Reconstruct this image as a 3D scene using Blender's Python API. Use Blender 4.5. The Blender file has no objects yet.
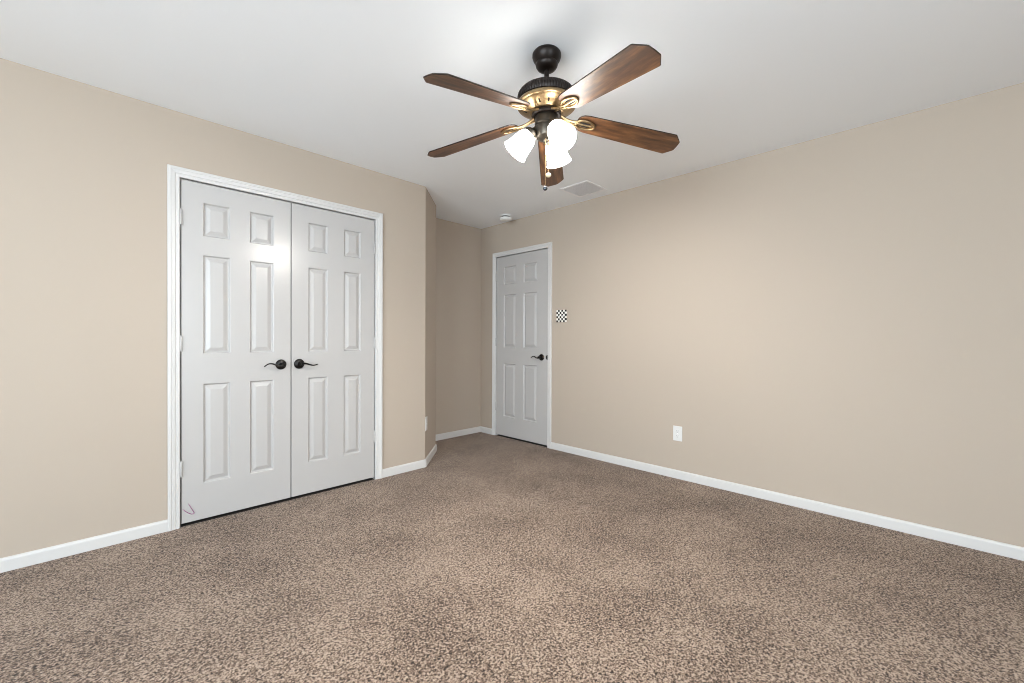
import bpy, bmesh, math
from mathutils import Vector, Matrix

S = bpy.context.scene
C = S.collection
pi, cos, sin, rad = math.pi, math.cos, math.sin, math.radians

# ------------------------------------------------------------------ camera, world, light, exposure
F_PX, YAW, PITCH, ROLL, CAM_Z = 426.3545, 0.7803, -0.0067, 0.0041, 1.12
fw = Vector((cos(YAW) * cos(PITCH), sin(YAW) * cos(PITCH), sin(PITCH)))
rt = Vector((sin(YAW), -cos(YAW), 0.0))
up = rt.cross(fw)
rt, up = cos(ROLL) * rt + sin(ROLL) * up, -sin(ROLL) * rt + cos(ROLL) * up
cam_data = bpy.data.cameras.new('camera')
cam = bpy.data.objects.new('camera', cam_data)
C.objects.link(cam)
cam_data.sensor_width = 36.0
cam_data.sensor_fit = 'HORIZONTAL'
cam_data.lens = F_PX / 1024 * 36.0
cam_data.shift_y = 0.2491 / 1024
cam_data.clip_start = 0.02
cam.matrix_world = Matrix(((rt.x, up.x, -fw.x, 0.0), (rt.y, up.y, -fw.y, 0.0),
                           (rt.z, up.z, -fw.z, CAM_Z), (0, 0, 0, 1)))
S.camera = cam

# room (metres): x runs along the closet wall, y along the long right wall
A, B, BACK, U1, U2, H = 3.1496, 3.3856, 3.879, 2.1073, 2.4855, 2.44
D2 = A + (U2 - U1)
X0, Y0 = -2.60, -1.90                       # the two walls behind the camera

world = bpy.data.worlds.new('sky')
S.world = world
world.use_nodes = True
wn = world.node_tree.nodes
wn['Background'].inputs[0].default_value = (0.75, 0.86, 1.0, 1)
wn['Background'].inputs[1].default_value = 1.0


def fill_light(name, loc, rot, sx, sy, power, col):
    l = bpy.data.lights.new(name, 'AREA')
    l.shape = 'RECTANGLE'
    l.size, l.size_y, l.energy, l.color = sx, sy, power, col
    o = bpy.data.objects.new(name, l)
    o.location, o.rotation_euler = loc, rot
    C.objects.link(o)


# added fill lamps: one outside each made-up opening behind the camera, one below it
P_FILL1, P_FILL2, P_LOWFILL1, P_LOWFILL2 = 92, 240, 30, 20
FILL_COL = (0.80, 0.92, 1.0)
FILL_WIN1 = (-0.45, 0.85, 0.45, 2.25)            # made-up opening in the wall y = Y0: x0, x1, z0, z1
FILL_WIN2 = (-1.30, 1.50, 0.45, 2.25)            # made-up opening in the wall x = X0: y0, y1, z0, z1
fill_light('added_fill', (0.20, Y0 - 0.40, 1.35), (rad(90), 0, 0), 1.4, 1.8, P_FILL1, FILL_COL)
fill_light('added_fill', (X0 - 0.40, 0.10, 1.35), (rad(90), 0, rad(-90)), 2.8, 1.8, P_FILL2, FILL_COL)
fill_light('added_low_fill', (0.20, Y0 - 3.2, -0.10), (rad(180), 0, 0), 5.0, 5.0, P_LOWFILL1, FILL_COL)
fill_light('added_low_fill', (X0 - 3.2, 0.10, -0.10), (rad(180), 0, 0), 5.0, 5.0, P_LOWFILL2, FILL_COL)
LAMP, BULB = 16.5, 2000.0                  # emission of the lit glass shades and of the bulbs in them

vs = S.view_settings
vs.view_transform = 'Standard'
vs.look = 'None'
vs.exposure = 0.15
vs.gamma = 1.0
vs.use_curve_mapping = False
S.cycles.filter_width = 1.0
S.cycles.max_bounces = 12
S.cycles.diffuse_bounces = 8


# ------------------------------------------------------------------ materials
def lin(r, g, b):
    f = lambda c: (c / 255 / 12.92) if c <= 10 else ((c / 255 + 0.055) / 1.055) ** 2.4
    return (f(r), f(g), f(b), 1)


def mat(name, col, rough=0.5, metal=0.0, spec=0.5, bump=None, coat=0.0):
    m = bpy.data.materials.new(name)
    m.use_nodes = True
    nt = m.node_tree
    b = nt.nodes['Principled BSDF']
    b.inputs['Base Color'].default_value = col
    b.inputs['Roughness'].default_value = rough
    b.inputs['Metallic'].default_value = metal
    b.inputs['Specular IOR Level'].default_value = spec
    b.inputs['Coat Weight'].default_value = coat
    b.inputs['Coat Roughness'].default_value = 0.42
    tc = nt.nodes.new('ShaderNodeTexCoord')
    if bump:
        sc, strength, dist = bump
        n = nt.nodes.new('ShaderNodeTexNoise')
        n.inputs['Scale'].default_value = sc
        n.inputs['Detail'].default_value = 3
        bp = nt.nodes.new('ShaderNodeBump')
        bp.inputs['Strength'].default_value = strength
        bp.inputs['Distance'].default_value = dist
        nt.links.new(tc.outputs['Object'], n.inputs['Vector'])
        nt.links.new(n.outputs['Fac'], bp.inputs['Height'])
        nt.links.new(bp.outputs['Normal'], b.inputs['Normal'])
    return m


def ramp(nt, stops):
    r = nt.nodes.new('ShaderNodeValToRGB')
    e = r.color_ramp.elements
    while len(e) < len(stops):
        e.new(0.5)
    for el, (p, c) in zip(e, stops):
        el.position, el.color = p, c
    return r


M_WALL = mat('beige_paint', lin(180, 167, 153), 0.75, spec=0.3, bump=(90, 0.08, 0.002))
M_CEIL = mat('ceiling_paint', lin(243, 246, 249), 0.9, spec=0.2, bump=(60, 0.10, 0.003))
M_WHITE = mat('white_semigloss', lin(184, 181, 179), 0.26, spec=0.5)
M_TRIM = mat('white_trim', lin(208, 206, 204), 0.38, spec=0.5)
M_DARKBRONZE = mat('oil_rubbed_bronze', lin(17, 12, 10), 0.35, 0.4)
M_FANBRONZE = mat('dark_bronze', lin(27, 18, 13), 0.42, 0.5)
M_GREYBRONZE = mat('bronze_switch_housing', lin(74, 68, 60), 0.35, 0.8)
M_BRASS = mat('antique_brass', lin(160, 136, 102), 0.34, 0.95)
M_SLOT = mat('dark_slot', lin(25, 18, 12), 0.8)
M_PLASTIC = mat('white_plastic', lin(218, 217, 215), 0.35)
M_DET = mat('detector_white', lin(240, 240, 238), 0.4)
M_HOLE = mat('socket_grey', lin(150, 150, 150), 0.5)
M_GRILLE = mat('grille_white', lin(246, 246, 247), 0.5)
M_LOUVER = mat('grille_grey', lin(236, 236, 238), 0.5)
M_EDGE = mat('dark_blade_edge', lin(34, 20, 12), 0.5)
M_GREYP = mat('dark_grey_plastic', lin(60, 60, 60), 0.6)
M_PINK = mat('pink_crayon', lin(168, 66, 136), 0.7)
M_CREAM = mat('cream_ball', lin(240, 225, 190), 0.3)
M_CLOSET = mat('closet_paint', lin(120, 112, 104), 0.8)
M_GAP_SHADE = mat('painted_gap_shade', lin(26, 20, 16), 0.8)  # near-black colour that paints the shade below the door leaves
M_BLACK = mat('black_enamel', lin(16, 15, 15), 0.4, 0.3)

# shiny ball knob
M_CRYSTAL = mat('smoky_crystal', lin(96, 100, 106), 0.08, 0.8)

# lit frosted glass
M_SHADE = mat('lit_frosted_glass', lin(250, 246, 238), 0.4)
_b = M_SHADE.node_tree.nodes['Principled BSDF']
_b.inputs['Emission Color'].default_value = (1.0, 0.965, 0.90, 1)
_b.inputs['Emission Strength'].default_value = LAMP


M_BULB = mat('lit_bulb', lin(250, 246, 238), 0.4)
_b = M_BULB.node_tree.nodes['Principled BSDF']
_b.inputs['Emission Color'].default_value = (1.0, 0.965, 0.90, 1)
_b.inputs['Emission Strength'].default_value = BULB


def carpet_material():
    m = mat('speckled_brown_carpet', lin(140, 120, 104), 0.95, spec=0.1)
    nt = m.node_tree
    L = nt.links.new
    b = nt.nodes['Principled BSDF']
    b.inputs['Sheen Weight'].default_value = 0.15
    tc = nt.nodes['Texture Coordinate']
    # the yarn ends lean and curl: warp the coordinates before the tuft cells
    wz = nt.nodes.new('ShaderNodeTexNoise')
    wz.inputs['Scale'].default_value = 70
    wz.inputs['Detail'].default_value = 1
    vm = nt.nodes.new('ShaderNodeVectorMath')
    vm.operation = 'MULTIPLY_ADD'
    vm.inputs[1].default_value = (0.012, 0.012, 0.0)
    L(tc.outputs['Object'], wz.inputs['Vector'])
    L(wz.outputs['Color'], vm.inputs[0])
    L(tc.outputs['Object'], vm.inputs[2])
    v = nt.nodes.new('ShaderNodeTexVoronoi')
    v.inputs['Scale'].default_value = 165
    L(vm.outputs[0], v.inputs['Vector'])
    sp = nt.nodes.new('ShaderNodeSeparateColor')
    L(v.outputs['Color'], sp.inputs[0])
    n = nt.nodes.new('ShaderNodeTexNoise')
    n.inputs['Scale'].default_value = 120
    n.inputs['Detail'].default_value = 3.5
    n.inputs['Roughness'].default_value = 0.7
    L(tc.outputs['Object'], n.inputs['Vector'])
    mx = nt.nodes.new('ShaderNodeMath')
    mx.operation = 'MULTIPLY_ADD'
    L(sp.outputs[0], mx.inputs[0])
    mx.inputs[1].default_value = 0.42
    sub = nt.nodes.new('ShaderNodeMath')
    sub.operation = 'MULTIPLY_ADD'
    L(n.outputs['Fac'], sub.inputs[0])
    sub.inputs[1].default_value = 1.9
    sub.inputs[2].default_value = -0.67
    L(sub.outputs[0], mx.inputs[2])
    # lay of the pile: broad soft patches
    big = nt.nodes.new('ShaderNodeTexNoise')
    big.inputs['Scale'].default_value = 2.6
    big.inputs['Detail'].default_value = 3
    L(tc.outputs['Object'], big.inputs['Vector'])
    ad = nt.nodes.new('ShaderNodeMath')
    ad.operation = 'MULTIPLY_ADD'
    L(big.outputs['Fac'], ad.inputs[0])
    ad.inputs[1].default_value = 0.34
    L(mx.outputs[0], ad.inputs[2])
    r = ramp(nt, [(0.31, lin(32, 21, 14)), (0.49, lin(84, 66, 53)), (0.66, lin(130, 109, 93)), (0.90, lin(178, 158, 141))])
    L(ad.outputs[0], r.inputs[0])
    L(r.outputs[0], b.inputs['Base Color'])
    bp = nt.nodes.new('ShaderNodeBump')
    bp.inputs['Strength'].default_value = 0.55
    bp.inputs['Distance'].default_value = 0.006
    L(mx.outputs[0], bp.inputs['Height'])
    L(bp.outputs['Normal'], b.inputs['Normal'])
    return m


def wood_material():
    m = mat('walnut_blade', lin(92, 50, 28), 0.45, spec=0.5, coat=0.45)
    nt = m.node_tree
    L = nt.links.new
    b = nt.nodes['Principled BSDF']
    tc = nt.nodes['Texture Coordinate']
    mp = nt.nodes.new('ShaderNodeMapping')
    mp.inputs['Scale'].default_value = (1.6, 20, 20)
    L(tc.outputs['Object'], mp.inputs[0])
    n = nt.nodes.new('ShaderNodeTexNoise')
    n.inputs['Scale'].default_value = 2.2
    n.inputs['Detail'].default_value = 6
    n.inputs['Roughness'].default_value = 0.6
    L(mp.outputs[0], n.inputs['Vector'])
    r = ramp(nt, [(0.3, lin(50, 29, 15)), (0.5, lin(90, 56, 30)), (0.72, lin(134, 91, 54))])
    L(n.outputs['Fac'], r.inputs[0])
    L(r.outputs[0], b.inputs['Base Color'])
    return m


def checker_material(s):
    m = mat('black_and_white_check', (0.8, 0.8, 0.8, 1), 0.35)
    nt = m.node_tree
    tc = nt.nodes['Texture Coordinate']
    mp = nt.nodes.new('ShaderNodeMapping')
    mp.inputs['Location'].default_value = (0.5, 0.5, 0.5)
    ck = nt.nodes.new('ShaderNodeTexChecker')
    ck.inputs['Scale'].default_value = 1 / s
    ck.inputs['Color1'].default_value = lin(238, 236, 230)
    ck.inputs['Color2'].default_value = lin(24, 22, 20)
    mp.inputs['Scale'].default_value = (1, 0, 1)
    mp.inputs['Location'].default_value = (0.0, 0.003, 0.0)
    nt.links.new(tc.outputs['Object'], mp.inputs[0])
    nt.links.new(mp.outputs[0], ck.inputs['Vector'])
    nt.links.new(ck.outputs['Color'], nt.nodes['Principled BSDF'].inputs['Base Color'])
    return m


M_CARPET = carpet_material()
M_WOOD = wood_material()
M_CHECK = checker_material(0.0212)


# ------------------------------------------------------------------ mesh helpers
class MB:
    def __init__(self):
        self.bm = bmesh.new()

    def box(self, x0, x1, y0, y1, z0, z1, bev=0.0):
        t = bmesh.new()
        bmesh.ops.create_cube(t, size=1)
        for v in t.verts:
            v.co = Vector((x0 if v.co.x < 0 else x1, y0 if v.co.y < 0 else y1, z0 if v.co.z < 0 else z1))
        if bev:
            bmesh.ops.bevel(t, geom=t.edges[:], offset=bev, segments=2, affect='EDGES', profile=0.5)
        return self._add(t)

    def _add(self, t, mtx=None):
        if mtx is not None:
            bmesh.ops.transform(t, matrix=mtx, verts=t.verts)
        me = bpy.data.meshes.new('tmp')
        t.to_mesh(me)
        t.free()
        self.bm.from_mesh(me)
        bpy.data.meshes.remove(me)
        return self

    def prism(self, poly, z0, z1):
        t = bmesh.new()
        lo = [t.verts.new((x, y, z0)) for x, y in poly]
        hi = [t.verts.new((x, y, z1)) for x, y in poly]
        n = len(poly)
        t.faces.new(lo[::-1])
        t.faces.new(hi)
        for i in range(n):
            t.faces.new((lo[i], lo[(i + 1) % n], hi[(i + 1) % n], hi[i]))
        bmesh.ops.recalc_face_normals(t, faces=t.faces)
        return self._add(t)

    def lathe(self, prof, seg=48, mtx=None, ripple=None):
        """prof: list of (r, z); ripple(r, z, angle) -> r"""
        t = bmesh.new()
        rings = []
        for r, z in prof:
            if r < 1e-6:
                rings.append([t.verts.new((0, 0, z))])
            else:
                ring = []
                for k in range(seg):
                    a = 2 * pi * k / seg
                    rr = ripple(r, z, k) if ripple else r
                    ring.append(t.verts.new((rr * cos(a), rr * sin(a), z)))
                rings.append(ring)
        for p, q in zip(rings, rings[1:]):
            for k in range(seg):
                k2 = (k + 1) % seg
                if len(p) == 1 and len(q) == 1:
                    continue
                if len(p) == 1:
                    t.faces.new((p[0], q[k], q[k2]))
                elif len(q) == 1:
                    t.faces.new((p[k], q[0], p[k2]))
                else:
                    t.faces.new((p[k], q[k], q[k2], p[k2]))
        bmesh.ops.recalc_face_normals(t, faces=t.faces)
        return self._add(t, mtx)

    def tube(self, pts, r, seg=10, squash=1.0):
        """round bar along pts; r a number or a list"""
        pts = [Vector(p) for p in pts]
        rs = r if isinstance(r, (list, tuple)) else [r] * len(pts)
        t = bmesh.new()
        rings = []
        nrm = None
        for i, p in enumerate(pts):
            d = (pts[min(i + 1, len(pts) - 1)] - pts[max(i - 1, 0)]).normalized()
            if nrm is None:
                ref = Vector((0, 0, 1)) if abs(d.z) < 0.9 else Vector((1, 0, 0))
                nrm = d.cross(ref).normalized()
            else:
                nrm = (nrm - d * nrm.dot(d)).normalized()
            bn = d.cross(nrm)
            rings.append([t.verts.new(p + rs[i] * (cos(2 * pi * k / seg) * nrm + squash * sin(2 * pi * k / seg) * bn))
                          for k in range(seg)])
        for p, q in zip(rings, rings[1:]):
            for k in range(seg):
                t.faces.new((p[k], p[(k + 1) % seg], q[(k + 1) % seg], q[k]))
        t.faces.new(rings[0][::-1])
        t.faces.new(rings[-1])
        bmesh.ops.recalc_face_normals(t, faces=t.faces)
        return self._add(t)

    def sphere(self, c, rx, rz=None, seg=20):
        t = bmesh.new()
        bmesh.ops.create_uvsphere(t, u_segments=seg, v_segments=seg // 2, radius=1)
        rz = rz or rx
        return self._add(t, Matrix.Translation(c) @ Matrix.Diagonal((rx, rx, rz, 1)))

    def build(self, name, material, parent=None, loc=(0, 0, 0), rotz=0.0, smooth=None, label=None):
        me = bpy.data.meshes.new(name)
        bmesh.ops.remove_doubles(self.bm, verts=self.bm.verts, dist=1e-6)
        self.bm.to_mesh(me)
        self.bm.free()
        me.materials.append(material)
        if smooth is not None:
            for p in me.polygons:
                p.use_smooth = True
            me.set_sharp_from_angle(angle=rad(smooth))
        o = bpy.data.objects.new(name, me)
        C.objects.link(o)
        o.location = loc
        o.rotation_euler = (0, 0, rotz)
        if parent:
            o.parent = parent
        if label:
            o['label'] = label
        return o


def tag(o, label, cat, group=None, kind=None):
    o['label'] = label
    o['category'] = cat
    if group:
        o['group'] = group
    if kind:
        o['kind'] = kind
    return o


def structure(o, label, cat):
    return tag(o, label, cat, kind='structure')


def empty(name, loc, rotz=0.0):
    o = bpy.data.objects.new(name, None)
    o.empty_display_size = 0.1
    o.location = loc
    o.rotation_euler = (0, 0, rotz)
    C.objects.link(o)
    return o


def copy_tree(o, parent=None):
    c = o.copy()
    C.objects.link(c)
    c.parent = parent
    for ch in list(o.children):
        copy_tree(ch, c)
    return c


# ------------------------------------------------------------------ the room shell
T = 0.12
# door openings (jamb faces)
CL0, CL1, CLT = 0.411, 1.635, 2.054         # closet, along x in the wall y = A
EN0, EN1, ENT = 2.832, 3.607, 2.057         # entry door, along y in the wall x = B

m = MB()
m.box(X0 - T, B + 1.4, Y0 - T, BACK + 0.3, -0.06, 0.0)
structure(m.build('floor', M_CARPET), 'speckled brown cut-pile carpet covering the whole floor', 'floor')
m = MB()
m.box(X0 - T, B + T, Y0 - T, BACK + T, H, H + 0.08)
structure(m.build('ceiling', M_CEIL), 'flat white painted ceiling with light texture', 'ceiling')

m = MB()
m.prism([(X0, A), (CL0, A), (CL0, A + T), (X0, A + T)], 0, H)
m.prism([(CL1, A), (U1, A), (U1, A + T), (CL1, A + T)], 0, H)
m.prism([(CL0, A), (CL1, A), (CL1, A + T), (CL0, A + T)], CLT, H)
structure(m.build('wall_left', M_WALL), 'long beige wall around the white double closet doors', 'wall')
m = MB()
m.prism([(U1, A), (U2, D2), (U2, BACK), (U2 - T, BACK), (U2 - T, D2 + 0.05), (U1, A + T)], 0, H)
structure(m.build('wall_angled', M_WALL), 'narrow slanted beige wall section right of the closet doors', 'wall')
m = MB()
m.prism([(U2 - T, BACK), (B + T, BACK), (B + T, BACK + T), (U2 - T, BACK + T)], 0, H)
structure(m.build('wall_back', M_WALL), 'narrow beige wall in the recess left of the single door', 'wall')
m = MB()
m.prism([(B, Y0 - T), (B + T, Y0 - T), (B + T, EN0), (B, EN0)], 0, H)
m.prism([(B, EN1), (B + T, EN1), (B + T, BACK), (B, BACK)], 0, H)
m.prism([(B, EN0), (B + T, EN0), (B + T, EN1), (B, EN1)], ENT, H)
structure(m.build('wall_right', M_WALL), 'long bare beige wall right of the single door', 'wall')
# walls behind the camera with made-up openings for the fill lamps
x0, x1, z0, z1 = FILL_WIN1
m = MB()
m.box(X0 - T, x0, Y0 - T, Y0, 0, H)
m.box(x1, B, Y0 - T, Y0, 0, H)
m.box(x0, x1, Y0 - T, Y0, 0, z0)
m.box(x0, x1, Y0 - T, Y0, z1, H)
structure(m.build('wall_near', M_WALL), 'beige wall with an added light opening opposite the closet, behind the viewer', 'wall')
y0, y1, z0, z1 = FILL_WIN2
m = MB()
m.box(X0 - T, X0, Y0, y0, 0, H)
m.box(X0 - T, X0, y1, A + T, 0, H)
m.box(X0 - T, X0, y0, y1, 0, z0)
m.box(X0 - T, X0, y0, y1, z1, H)
structure(m.build('wall_side', M_WALL), 'beige wall with an added light opening opposite the long bare wall, behind the viewer', 'wall')


def added_window(name, w, h, loc, rotz, label):  # frame of an opening added to let the fill lamps in
    f = MB()
    for s in (0, 1):
        f.box(s * (w - 0.05), s * (w - 0.05) + 0.05, -0.03, 0.03, 0, h, 0.004)
        f.box(0.05, w - 0.05, -0.03, 0.03, s * (h - 0.05), s * (h - 0.05) + 0.05, 0.004)
    f.box(w / 2 - 0.03, w / 2 + 0.03, -0.025, 0.025, 0.05, h - 0.05, 0.004)
    f.box(0.05, w - 0.05, -0.02, 0.02, h / 2 - 0.02, h / 2 + 0.02, 0.004)
    structure(f.build(name, M_TRIM, loc=loc, rotz=rotz), label, 'added_window')


added_window('added_window_1', FILL_WIN1[1] - FILL_WIN1[0], FILL_WIN1[3] - FILL_WIN1[2], (FILL_WIN1[0], Y0 - T / 2, FILL_WIN1[2]), 0,
       'white framed opening added for fill light behind the viewer, opposite the closet')
added_window('added_window_2', FILL_WIN2[1] - FILL_WIN2[0], FILL_WIN2[3] - FILL_WIN2[2], (X0 - T / 2, FILL_WIN2[0], FILL_WIN2[2]), pi / 2,
       'white framed opening added for fill light behind the viewer, opposite the bare wall')

# the closet and the hallway behind the shut doors
m = MB()
m.box(CL0 - 0.35, CL0 - 0.30, A + T, A + 0.75, 0, H)
m.box(CL1 + 0.30, CL1 + 0.35, A + T, A + 0.75, 0, H)
m.box(CL0 - 0.35, CL1 + 0.35, A + 0.75, A + 0.80, 0, H)
m.box(CL0 - 0.35, CL1 + 0.35, A + T, A + 0.80, H, H + 0.05)
structure(m.build('wall_closet', M_CLOSET), 'inside of the closet behind the double doors', 'wall')
m = MB()
m.box(B + T, B + 1.1, EN0 - 0.35, EN0 - 0.30, 0, H)
m.box(B + T, B + 1.1, EN1 + 0.22, EN1 + 0.27, 0, H)
m.box(B + 1.1, B + 1.15, EN0 - 0.35, EN1 + 0.27, 0, H)
m.box(B + T, B + 1.15, EN0 - 0.35, EN1 + 0.27, H, H + 0.05)
structure(m.build('wall_hall', M_CLOSET), 'hallway behind the shut single door', 'wall')

# ------------------------------------------------------------------ baseboards
BBH, BBT = 0.066, 0.013


def baseboard(name, p, q, label, cut0=0.0, cut1=0.0):
    """from p to q along a wall, the room on the right of p->q; cut*: slant of the end (shift of the front edge)"""
    p, q = Vector((p[0], p[1], 0)), Vector((q[0], q[1], 0))
    d = (q - p).normalized()
    n = Vector((d.y, -d.x, 0))
    prof = [(0, 0), (BBT, 0), (BBT, BBH - 0.012), (BBT - 0.003, BBH - 0.005), (BBT - 0.008, BBH - 0.001), (0, BBH)]
    t = bmesh.new()
    e0, e1 = [], []
    for o, z in prof:
        k = o / BBT
        e0.append(t.verts.new(p + n * o + d * cut0 * k + Vector((0, 0, z))))
        e1.append(t.verts.new(q + n * o + d * cut1 * k + Vector((0, 0, z))))
    c = len(prof)
    for i in range(c):
        t.faces.new((e0[i], e0[(i + 1) % c], e1[(i + 1) % c], e1[i]))
    t.faces.new(e0[::-1])
    t.faces.new(e1)
    bmesh.ops.recalc_face_normals(t, faces=t.faces)
    mb = MB()
    mb._add(t)
    structure(mb.build(name, M_TRIM), label, 'baseboard')


k = BBT * math.tan(rad(22.5))
CW = 0.057                                  # casing width
CO0, CO1 = CL0 - 0.004 - CW, CL1 + 0.004 + CW
EW = 0.050
EO0, EO1 = EN0 - 0.004 - EW, EN1 + 0.004 + EW
baseboard('baseboard_left', (X0, A), (CO0, A), 'white baseboard left of the closet doors', BBT, 0)
baseboard('baseboard_left', (CO1, A), (U1, A), 'short white baseboard between closet casing and slanted wall', 0, k)
baseboard('baseboard_angled', (U1, A), (U2, D2), 'white baseboard on the narrow slanted wall', k, k)
baseboard('baseboard_return', (U2, D2), (U2, BACK), 'white baseboard on the hidden return behind the slanted wall', -k, -BBT)
baseboard('baseboard_back', (U2, BACK), (B, BACK), 'white baseboard in the recess left of the single door', BBT, -BBT)
baseboard('baseboard_right', (B, BACK), (B, EO1), 'tiny white baseboard between recess corner and single door', BBT, 0)
baseboard('baseboard_right', (B, EO0), (B, Y0), 'long white baseboard under the bare wall', 0, -BBT)
baseboard('baseboard_near', (B, Y0), (X0, Y0), 'white baseboard behind the viewer opposite the closet', BBT, -BBT)
baseboard('baseboard_side', (X0, Y0), (X0, A), 'white baseboard behind the viewer opposite the bare wall', BBT, -BBT)


# ------------------------------------------------------------------ door casings with jambs
def casing(name, w, top, cw, loc, rotz, label):
    """local: opening x 0..w, wall face y = 0, room towards -y"""
    s = cw / 0.057
    prof = [(0, 0), (0, 0.007), (0.003, 0.010), (0.017, 0.0105), (0.019, 0.0085), (0.022, 0.0125), (0.036, 0.0155),
            (0.039, 0.0145), (0.042, 0.0175), (0.053, 0.018), (0.057, 0.015), (0.057, 0)]
    prof = [(0.004 + o * s, y) for o, y in prof]
    t = bmesh.new()
    rows = []
    for o, y in prof:
        rows.append([t.verts.new(c) for c in ((-o, -y, 0), (-o, -y, top + o), (w + o, -y, top + o), (w + o, -y, 0))])
    for p, q in zip(rows, rows[1:] + rows[:1]):
        for i in range(3):
            t.faces.new((p[i], p[i + 1], q[i + 1], q[i]))
    t.faces.new([r[0] for r in rows])
    t.faces.new([r[3] for r in rows][::-1])
    bmesh.ops.recalc_face_normals(t, faces=t.faces)
    mb = MB()
    mb._add(t)
    j = 0.004
    # jambs stand just inside the opening's faces, stops behind the leaf
    mb.box(-j, 0.0005, 0.0, T, 0, top)
    mb.box(w - 0.0005, w + j, 0.0, T, 0, top)
    mb.box(0, w, 0.0, T, top - 0.0005, top + j)
    mb.box(0.0005, 0.012, 0.041, 0.075, 0, top)
    mb.box(w - 0.012, w - 0.0005, 0.041, 0.075, 0, top)
    mb.box(0.012, w - 0.012, 0.041, 0.075, top - 0.012, top)
    return structure(mb.build(name, M_TRIM, loc=loc, rotz=rotz), label, 'door casing')


trim_closet = casing('trim_1', CL1 - CL0, CLT, CW, (CL0, A, 0), 0, 'white moulded casing framing the double closet doors')
trim_entry = casing('trim_2', EN1 - EN0, ENT, EW, (B, EN1, 0), -pi / 2, 'white moulded casing framing the single door')
m = MB()
m.box(0.7685, 0.7745, -0.012, 0.0, 0.905, 0.955, 0.0015)
m.box(0.7600, 0.7700, -0.0105, -0.0085, 0.915, 0.945, 0.0008)
m.build('strike_plate', M_BLACK, trim_entry, label='black strike plate')


# shade in the gaps under the doors, painted as dark strips
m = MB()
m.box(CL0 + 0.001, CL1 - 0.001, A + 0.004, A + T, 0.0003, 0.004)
structure(m.build('painted_shade_1', M_GAP_SHADE), 'dark strip painted for the shade under the double closet doors', 'painted_shade')
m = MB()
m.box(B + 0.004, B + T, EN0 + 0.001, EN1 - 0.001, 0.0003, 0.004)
structure(m.build('painted_shade_2', M_GAP_SHADE), 'dark strip painted for the shade under the single door', 'painted_shade')


# ------------------------------------------------------------------ six-panel doors
def door_leaf(name, w, z0, z1, cols, loc, rotz, label):
    """local: x 0..w, front face y = 0 looking to -y, slab towards +y"""
    rows = [(0.236, 0.840), (1.022, 1.621), (1.734, 1.938)]
    th = 0.035
    t = bmesh.new()
    xs = sorted([0, w] + [c for p in cols for c in p])
    zs = sorted([z0, z1] + [c for p in rows for c in p])
    cache = {}

    def V(x, y, z):
        key = (round(x, 5), round(y, 5), round(z, 5))
        if key not in cache:
            cache[key] = t.verts.new((x, y, z))
        return cache[key]

    def ring(xa, xb, za, zb, o, d):
        return [V(xa + o, d, za + o), V(xb - o, d, za + o), V(xb - o, d, zb - o), V(xa + o, d, zb - o)]

    for i in range(len(xs) - 1):
        for j in range(len(zs) - 1):
            xa, xb, za, zb = xs[i], xs[i + 1], zs[j], zs[j + 1]
            if (xa, xb) in cols and (za, zb) in rows:
                steps = [(0, 0), (0.0025, 0.0015), (0.006, 0.0095), (0.009, 0.0130), (0.013, 0.0130), (0.034, 0.0035), (0.0375, 0.0020)]
                rs = [ring(xa, xb, za, zb, o, d) for o, d in steps]
                for p, q in zip(rs, rs[1:]):
                    for n in range(4):
                        t.faces.new((p[n], p[(n + 1) % 4], q[(n + 1) % 4], q[n]))
                t.faces.new(rs[-1])
            else:
                t.faces.new((V(xa, 0, za), V(xb, 0, za), V(xb, 0, zb), V(xa, 0, zb)))
    # edges and back
    for i in range(len(xs) - 1):
        for z, f in ((z0, 1), (z1, -1)):
            q = [V(xs[i], 0, z), V(xs[i + 1], 0, z), V(xs[i + 1], th, z), V(xs[i], th, z)]
            t.faces.new(q[::-f])
        t.faces.new((V(xs[i], th, z0), V(xs[i + 1], th, z0), V(xs[i + 1], th, z1), V(xs[i], th, z1))[::-1])
    for x, f in ((0, 1), (w, -1)):
        t.faces.new([V(x, 0, z) for z in zs][::f] + [V(x, th, z1), V(x, th, z0)][::f] if f == 1 else
                    [V(x, 0, z) for z in zs] + [V(x, th, z1), V(x, th, z0)])
    bmesh.ops.recalc_face_normals(t, faces=t.faces)
    mb = MB()
    mb._add(t)
    return structure(mb.build(name, M_WHITE, loc=loc, rotz=rotz), label, 'door')


def add_hinges(door, x, side):
    """painted butt hinges; x of the knuckle, side = +1 leaf to the right"""
    for z in (0.344, 1.085, 1.83):
        h = MB()
        h.lathe([(0, -0.047), (0.004, -0.047), (0.0062, -0.044), (0.0062, 0.044), (0.004, 0.047), (0, 0.047)], 12,
                Matrix.Translation((x, -0.0055, z)))
        h.box(min(x, x + side * 0.012), max(x, x + side * 0.012), -0.0016, -0.0002, z - 0.044, z + 0.044)
        h.box(min(x, x - side * 0.011), max(x, x - side * 0.011), -0.0016, -0.0002, z - 0.044, z + 0.044)
        for dz in (-0.015, 0.015):
            h.box(x - 0.0064, x + 0.0064, -0.0119, -0.004, z + dz - 0.0006, z + dz + 0.0006)
        h.build('hinge', M_WHITE, door, smooth=40)


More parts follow.
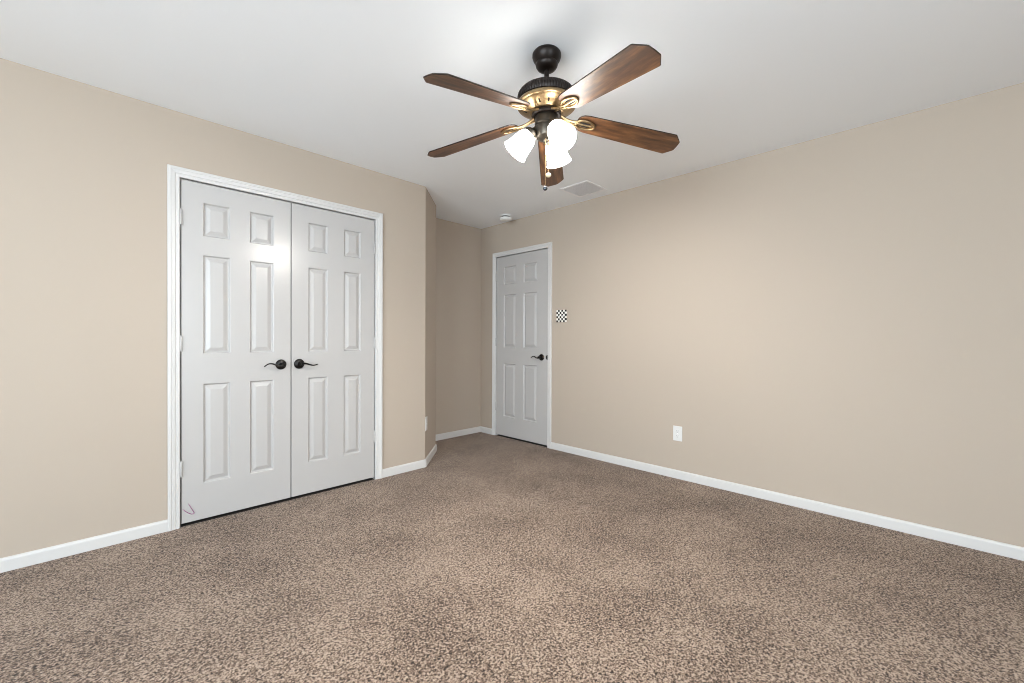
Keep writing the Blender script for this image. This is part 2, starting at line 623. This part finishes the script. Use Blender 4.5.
def add_handle(door, x, z, flip):
    """round rosette with a wavy lever; flip: lever to the left (the same lever turned half round)"""
    f = -1 if flip else 1
    rm = Matrix.Translation((x, 0, z)) @ Matrix.Rotation(rad(90), 4, 'X')
    r = MB()
    r.lathe([(0, 0), (0.034, 0), (0.0345, 0.004), (0.032, 0.009), (0.024, 0.0125), (0.014, 0.0145), (0.0125, 0.020),
             (0.0115, 0.042), (0.0125, 0.046), (0.013, 0.054), (0.010, 0.058), (0, 0.059)], 32, rm)
    h = r.build('door_handle', M_DARKBRONZE, door, smooth=40)
    pts, rs = [], []
    for i in range(17):
        u = i / 16
        X = 0.006 + u * 0.104
        Z = (0.004 - 0.022 * u + 0.0035 * sin(u * pi * 2 + 0.3) + 0.012 * u * u * u) if not flip else -(0.006 - 0.026 * u + 0.004 * sin(u * pi * 2 + 0.3) + 0.026 * u ** 4) + 0.0
        pts.append((x + f * X, -0.052 + 0.008 * u, z + Z))
        rs.append(0.0085 - 0.0042 * u)
    l = MB()
    l.tube(pts, rs, 12, squash=0.8)
    l.sphere(pts[-1], 0.0042, 0.0036, 12)
    l.build('lever', M_DARKBRONZE, h, smooth=60)


DZ0, DZ1 = 0.019, 2.050
LX0, LX1 = 0.4150, 1.0145
RX0, RX1 = 1.0210, 1.6315
door_l = door_leaf('door_1', LX1 - LX0, DZ0, DZ1, [(0.520 - LX0, 0.661 - LX0), (0.768 - LX0, 0.909 - LX0)],
                   (LX0, A + 0.001, 0), 0, 'left white six-panel closet door with a pink scribble low down')
door_r = door_leaf('door_2', RX1 - RX0, DZ0, DZ1, [(1.132 - RX0, 1.268 - RX0), (1.387 - RX0, 1.521 - RX0)],
                   (RX0, A + 0.001, 0), 0, 'right white six-panel closet door, its handle pointing right')
EY1 = 3.604
door_e = door_leaf('door_3', 0.769, DZ0, 2.053, [(EY1 - 3.487, EY1 - 3.297), (EY1 - 3.179, EY1 - 2.982)],
                   (B + 0.001, EY1, 0), -pi / 2, 'single white six-panel door in the recess by the corner')
add_hinges(door_l, -0.0025, 1)
add_hinges(door_r, RX1 - RX0 + 0.0015, -1)
add_hinges(door_e, -0.0015, 1)
add_handle(door_l, 0.953 - LX0, 0.940, True)
add_handle(door_r, 1.070 - RX0, 0.940, False)
add_handle(door_e, EY1 - 2.915, 0.928, True)

# the pink mark on the closet door
m = MB()
mk = [(0.4465, 0.131), (0.454, 0.115), (0.463, 0.095), (0.471, 0.077), (0.4755, 0.068), (0.473, 0.064), (0.464, 0.0635),
      (0.452, 0.070), (0.440, 0.081), (0.429, 0.093), (0.4195, 0.105)]
m.tube([(x - LX0, -0.0008, z) for x, z in mk], [0.0026] + [0.0045] * 9 + [0.0028], 6, squash=0.3)
m.build('crayon_mark', M_PINK, door_l, label='pink crayon scribble like a V')


# ------------------------------------------------------------------ ceiling fan
FX, FY = 1.514, 1.2806
fan = tag(empty('ceiling_fan', (FX, FY, H)),
          'bronze and brass ceiling fan with five walnut blades and three lit shades', 'ceiling fan')
Z = lambda z: z - H


def prof(*pts):
    return [(r, Z(z)) for r, z in pts]


m = MB()
m.lathe(prof((0, 2.4398), (0.060, 2.4398), (0.066, 2.432), (0.0665, 2.422), (0.062, 2.408), (0.054, 2.396), (0.0495, 2.391),
             (0.0515, 2.386), (0.050, 2.379), (0.043, 2.368), (0.030, 2.360), (0.014, 2.357), (0, 2.357)), 48)
m.build('canopy', M_FANBRONZE, fan, smooth=35)
m = MB()
m.lathe(prof((0, 2.37), (0.0115, 2.37), (0.0115, 2.285), (0.019, 2.283), (0.020, 2.27), (0.0, 2.265)), 24)
m.build('downrod', M_FANBRONZE, fan, smooth=35)


def ribs(r, z, kk):
    return r - (0.0030 if (kk % 4) in (2, 3) and -0.224 < z < -0.1895 else 0.0)


m = MB()
m.lathe(prof((0, 2.276), (0.04, 2.275), (0.085, 2.270), (0.110, 2.264), (0.121, 2.2575), (0.125, 2.254), (0.1285, 2.2500),
             (0.1340, 2.241), (0.1350, 2.232), (0.1325, 2.2215), (0.1285, 2.214), (0.122, 2.211)), 256, ripple=ribs)
m.build('motor_housing', M_FANBRONZE, fan, smooth=30)
m = MB()
m.lathe(prof((0.120, 2.214), (0.127, 2.211), (0.1335, 2.206), (0.1360, 2.199), (0.1355, 2.193), (0.131, 2.1895), (0.127, 2.189),
             (0.124, 2.186), (0.100, 2.174), (0.078, 2.166), (0.0755, 2.1625), (0.070, 2.162), (0.0, 2.162)), 64)
plate = m.build('motor_plate', M_BRASS, fan, smooth=35)
for i in range(15):
    if i % 3 == 1:
        continue
    a = 2 * pi * (i + 0.4) / 15
    ca, sa = cos(a), sin(a)
    m = MB()
    pts = [(r * ca, r * sa, Z(zz) - 0.0005) for r, zz in ((0.089, 2.1700), (0.097, 2.1730), (0.106, 2.1772))]
    m.tube(pts, [0.003, 0.0042, 0.003], 8, squash=0.5)
    m.build('vent_slot', M_SLOT, plate)
m = MB()
m.lathe(prof((0, 2.164), (0.066, 2.164), (0.069, 2.158), (0.069, 2.149), (0.064, 2.145), (0.0, 2.145)), 48)
m.build('flywheel', M_FANBRONZE, fan, smooth=35)
m = MB()
m.lathe(prof((0, 2.147), (0.050, 2.147), (0.0535, 2.142), (0.0535, 2.108), (0.0505, 2.104), (0.0505, 2.098), (0.0535, 2.094),
             (0.0525, 2.066), (0.046, 2.050), (0.030, 2.041), (0.014, 2.038), (0.012, 2.030), (0.006, 2.026), (0, 2.026)), 48)
m.build('switch_housing', M_GREYBRONZE, fan, smooth=35)

# blades
TH0, PT = 0.6407, -0.2135
TILT = {0: 0.137, -1: 0.137, -2: 0.137, 1: 0.097, 2: 0.178}
RZ0 = 2.1313


def blade_pt(r, s, off, tilt):
    """point of a blade: r out from the axis, s across, off along the blade's own normal"""
    return Vector((r - off * sin(tilt) * 0, s * cos(PT) - off * sin(PT), Z(RZ0) - (r - 0.18) * math.tan(tilt) + s * sin(PT) + off * cos(PT)))


half = [(0.1450, 0.0), (0.1455, 0.016), (0.149, 0.030), (0.157, 0.043), (0.171, 0.0515), (0.195, 0.0555), (0.3, 0.0590),
        (0.45, 0.0640), (0.615, 0.0692), (0.6200, 0.0670), (0.651, 0.0345), (0.6555, 0.0280), (0.6570, 0.0)]
outline = half + [(r, -s) for r, s in half[-2:0:-1]]
for kk in (0, 1, 2, -2, -1):
    tl = TILT[kk]
    t = bmesh.new()
    topv = [t.verts.new(blade_pt(r, s, 0.003, tl)) for r, s in outline]
    botv = [t.verts.new(blade_pt(r, s, -0.003, tl)) for r, s in outline]
    t.faces.new(topv)
    t.faces.new(botv[::-1])
    for i in range(len(outline)):
        j = (i + 1) % len(outline)
        t.faces.new((topv[i], botv[i], botv[j], topv[j]))
    bmesh.ops.recalc_face_normals(t, faces=t.faces)
    edges = [e for e in t.edges if len(e.link_faces) == 2 and max(len(f.verts) for f in e.link_faces) > 10]
    bmesh.ops.bevel(t, geom=edges, offset=0.0022, segments=1, affect='EDGES')
    mb = MB()
    mb._add(t)
    bl = mb.build('blade', M_WOOD, fan, rotz=TH0 + kk * 2 * pi / 5)
    bl.data.materials.append(M_EDGE)
    for p in bl.data.polygons:
        p.material_index = 0 if len(p.vertices) > 10 else 1
    # brass blade iron: two curling arms and a slotted oval plate under the blade root
    ir = MB()
    for sgn in (-1, 1):
        pts = []
        for i in range(9):
            u = i / 8
            r = 0.056 + u * 0.090
            s = sgn * (0.013 - 0.008 * sin(u * pi))
            zz = (1 - u) ** 1.6 * (2.148 - RZ0)
            p = blade_pt(r, s, -0.010, tl)
            p.z += zz * 0.9
            pts.append(p)
        ir.tube(pts, [0.0065, 0.006, 0.0055, 0.005, 0.005, 0.005, 0.0055, 0.006, 0.0065], 8)
    # oval rim and centre bars
    oc, ra, rb = 0.186, 0.046, 0.026
    ring = [blade_pt(oc + ra * cos(2 * pi * i / 32), rb * sin(2 * pi * i / 32) * (1.0 - 0.12 * cos(2 * pi * i / 32)), -0.0075, tl) for i in range(33)]
    ir.tube(ring, 0.0052, 8)
    ir.tube([blade_pt(r, 0, -0.0075, tl) for r in (oc - ra, oc, oc + ra)], [0.006, 0.0042, 0.005], 8)
    pl = bmesh.new()
    vv = [pl.verts.new(blade_pt(oc + ra * cos(2 * pi * i / 32), rb * sin(2 * pi * i / 32), -0.0055, tl)) for i in range(32)]
    v2 = [pl.verts.new(blade_pt(oc + ra * cos(2 * pi * i / 32), rb * sin(2 * pi * i / 32), -0.0034, tl)) for i in range(32)]
    pl.faces.new(vv)
    pl.faces.new(v2[::-1])
    for i in range(32):
        j = (i + 1) % 32
        pl.faces.new((vv[i], v2[i], v2[j], vv[j]))
    bmesh.ops.recalc_face_normals(pl, faces=pl.faces)
    ir._add(pl)
    ir.build('blade_iron', M_BRASS, bl, smooth=50)
    sl = MB()
    for sgn in (-1, 1):
        sl.tube([blade_pt(r, sgn * 0.0095, -0.0058, tl) for r in (oc - 0.026, oc - 0.012, oc + 0.012, oc + 0.026)],
                [0.0015, 0.004, 0.004, 0.0015], 8, squash=1.0)
    sl.build('slot', M_SLOT, bl)

# light kit: three fitters with bell shades
for ang in (180, 60, -65):
    dr = Vector((0.7036, -0.7106, 0)) * cos(rad(ang)) + Vector((0.7106, 0.7036, 0)) * sin(rad(ang))
    p0 = dr * 0.070 + Vector((0, 0, Z(2.072)))
    p1 = dr * 0.148 + Vector((0, 0, Z(1.982)))
    ax = (p1 - p0).normalized()
    mt = Matrix.Translation(p0) @ ax.to_track_quat('Z', 'Y').to_matrix().to_4x4()
    f = MB()
    f.lathe([(0, -0.024), (0.010, -0.024), (0.014, -0.016), (0.026, -0.010), (0.0345, -0.002), (0.0355, 0.010), (0.0345, 0.014),
             (0.032, 0.013), (0.030, 0.0), (0, -0.004)], 32, mt)
    st = dr * 0.040 + Vector((0, 0, Z(2.088)))
    f.tube([st, dr * 0.052 + Vector((0, 0, Z(2.094))), p0 - ax * 0.020], [0.010, 0.0105, 0.011], 12)
    fit = f.build('shade_fitter', M_GREYBRONZE, fan, smooth=40)
    sh = MB()
    outer = [(0.0270, 0.004), (0.0330, 0.012), (0.0400, 0.022), (0.0465, 0.038), (0.0505, 0.056), (0.0535, 0.074), (0.0575, 0.092),
             (0.0630, 0.108), (0.0680, 0.119)]
    outer = [(r * (1 - 0.09 * z / 0.119), z * 0.97) for r, z in outer]
    inner = [(r - 0.0032, z) for r, z in outer[::-1]]
    inner[0] = (0.0597, 0.1159)
    sh.lathe(outer + inner + outer[:1], 40, mt)
    sh.build('lamp_shade', M_SHADE, fan, smooth=50)
    bu = MB()
    bu.lathe([(0, 0.001), (0.013, 0.001), (0.0135, 0.018), (0.020, 0.034), (0.0265, 0.052), (0.0260, 0.066), (0.0180, 0.079), (0, 0.085)], 24, mt)
    bu.build('light_bulb', M_BULB, fit, smooth=50)

# pull chains
for lat, dep, ztop, zend, kind in ((-0.0055, -0.018, 2.046, 1.823, 'crystal'), (0.0095, -0.012, 2.044, 1.884, 'cream')):
    dr = Vector((0.7036, -0.7106, 0)) * lat + Vector((0.7106, 0.7036, 0)) * dep
    ch = MB()
    n = int((ztop - zend) / 0.0042)
    ch.tube([dr + Vector((0, 0, Z(ztop))), dr + Vector((0, 0, Z(zend)))], 0.0007, 6)
    for i in range(n + 1):
        ch.sphere(dr + Vector((0, 0, Z(ztop - i * 0.0042))), 0.0017, None, 6)
    c = ch.build('pull_chain', M_BRASS, fan, smooth=60)
    kb = MB()
    if kind == 'crystal':
        kb.sphere(dr + Vector((0, 0, Z(zend - 0.0125))), 0.0105, None, 16)
        kb.build('pull_knob', M_CRYSTAL, c, smooth=60, label='small shiny grey ball knob')
        cap = MB()
        cap.lathe([(0, 0.002), (0.003, 0.002), (0.006, -0.003), (0.0065, -0.006), (0, -0.006)], 12, Matrix.Translation(dr + Vector((0, 0, Z(zend)))))
        cap.build('knob_cap', M_FANBRONZE, c, smooth=40)
    else:
        kb.sphere(dr + Vector((0, 0, Z(zend - 0.0105))), 0.0130, 0.0105, 16)
        kb.build('pull_knob', M_CREAM, c, smooth=60, label='cream oval knob')

# ------------------------------------------------------------------ ceiling vent
vx, vy, vs2 = 3.110, 2.206, 0.150
vent = tag(empty('ceiling_vent', (vx, vy, H)), 'square white ceiling air vent grille near the bare wall', 'vent')
m = MB()
w, b2 = vs2, 0.020
for s in (-1, 1):
    m.box(min(s * w, s * (w - b2)), max(s * w, s * (w - b2)), -w, w, -0.0042, -0.0002, 0.0018)
    m.box(-w + b2, w - b2, min(s * w, s * (w - b2)), max(s * w, s * (w - b2)), -0.0042, -0.0002, 0.0018)
m.build('vent_frame', M_GRILLE, vent)
m = MB()
n = 17
for i in range(n):
    y = -w + b2 + (i + 0.5) * (2 * (w - b2)) / n
    t = bmesh.new()
    bmesh.ops.create_cube(t, size=1)
    m._add(t, Matrix.Translation((0, y, -0.0036)) @ Matrix.Rotation(rad(14), 4, 'X') @ Matrix.Diagonal((2 * (w - b2), 0.0139, 0.0012, 1)))
m.box(-w + b2, w - b2, -w + b2, w - b2, -0.0010, -0.0003)
m.build('louver_panel', M_LOUVER, vent)

# ------------------------------------------------------------------ smoke detector
sd = tag(empty('smoke_detector', (3.205, 3.275, H)), 'small round white smoke detector on the ceiling above the single door', 'smoke detector')
m = MB()
m.lathe([(0, -0.0002), (0.058, -0.0002), (0.058, -0.007), (0.052, -0.0085), (0, -0.0085)], 40)
m.build('mounting_base', M_DET, sd, smooth=35)
m = MB()
m.lathe([(0, -0.008), (0.044, -0.008), (0.044, -0.024), (0, -0.024)], 32)
m.build('sensor_gap', M_GREYP, sd, smooth=35, label='dark recessed sensor ring')
m = MB()
m.lathe([(0, -0.023), (0.060, -0.023), (0.065, -0.027), (0.065, -0.034), (0.058, -0.043), (0.040, -0.049), (0.0, -0.051)], 40)
m.build('cover', M_DET, sd, smooth=35)


# ------------------------------------------------------------------ outlets and the switch plate
def outlet(loc, rotz, label, group):
    """local: centre of the plate, wall face y = 0, room towards -y"""
    e = tag(empty('wall_outlet', loc, rotz), label, 'outlet', group)
    p = MB()
    p.box(-0.0365, 0.0365, -0.0062, -0.0002, -0.0595, 0.0595, 0.0022)
    p.build('cover_plate', M_PLASTIC, e)
    for s in (-1, 1):
        r = MB()
        r.lathe([(0, 0.0055), (0.0172, 0.0055), (0.0172, 0.0078), (0.0160, 0.0084), (0, 0.0084)], 28,
                Matrix.Translation((0, 0, s * 0.0195)) @ Matrix.Rotation(rad(90), 4, 'X'))
        o = r.build('receptacle', M_PLASTIC, e, smooth=35)
        h = MB()
        h.box(-0.0078, -0.0052, -0.0088, -0.0080, s * 0.0195 - 0.001, s * 0.0195 + 0.008)
        h.box(0.0050, 0.0078, -0.0088, -0.0080, s * 0.0195 - 0.001, s * 0.0195 + 0.008)
        h.lathe([(0, 0.0080), (0.0030, 0.0080), (0.0030, 0.0088), (0, 0.0088)], 12,
                Matrix.Translation((0, 0, s * 0.0195 - 0.008)) @ Matrix.Rotation(rad(90), 4, 'X'))
        h.build('socket_slots', M_SLOT if False else M_HOLE, o)
    sc = MB()
    sc.lathe([(0, 0.006), (0.0032, 0.006), (0.0030, 0.0072), (0, 0.0075)], 12, Matrix.Rotation(rad(90), 4, 'X'))
    sc.build('screw', M_GRILLE, e)
    return e


outlet((B, 1.4640, 0.3625), -pi / 2, 'white duplex outlet low on the long bare wall', 'wall outlets')
so = 0.044
outlet((U1 + so * cos(pi / 4), A + so * sin(pi / 4), 0.370), pi / 4, 'white outlet low on the narrow slanted wall by the closet', 'wall outlets')

sw = tag(empty('light_switch', (B, 2.652, 1.3505), -pi / 2),
         'black and white checkered double light switch plate beside the single door', 'light switch')
m = MB()
m.box(-0.0635, 0.0635, -0.0065, -0.0002, -0.0615, 0.0615, 0.002)
m.build('switch_plate', M_CHECK, sw)
for s in (-1, 1):
    m = MB()
    m.box(s * 0.023 - 0.005, s * 0.023 + 0.005, -0.0150, -0.006, -0.011, 0.006, 0.0015)
    m.build('toggle', M_PLASTIC, sw, label='white toggle')
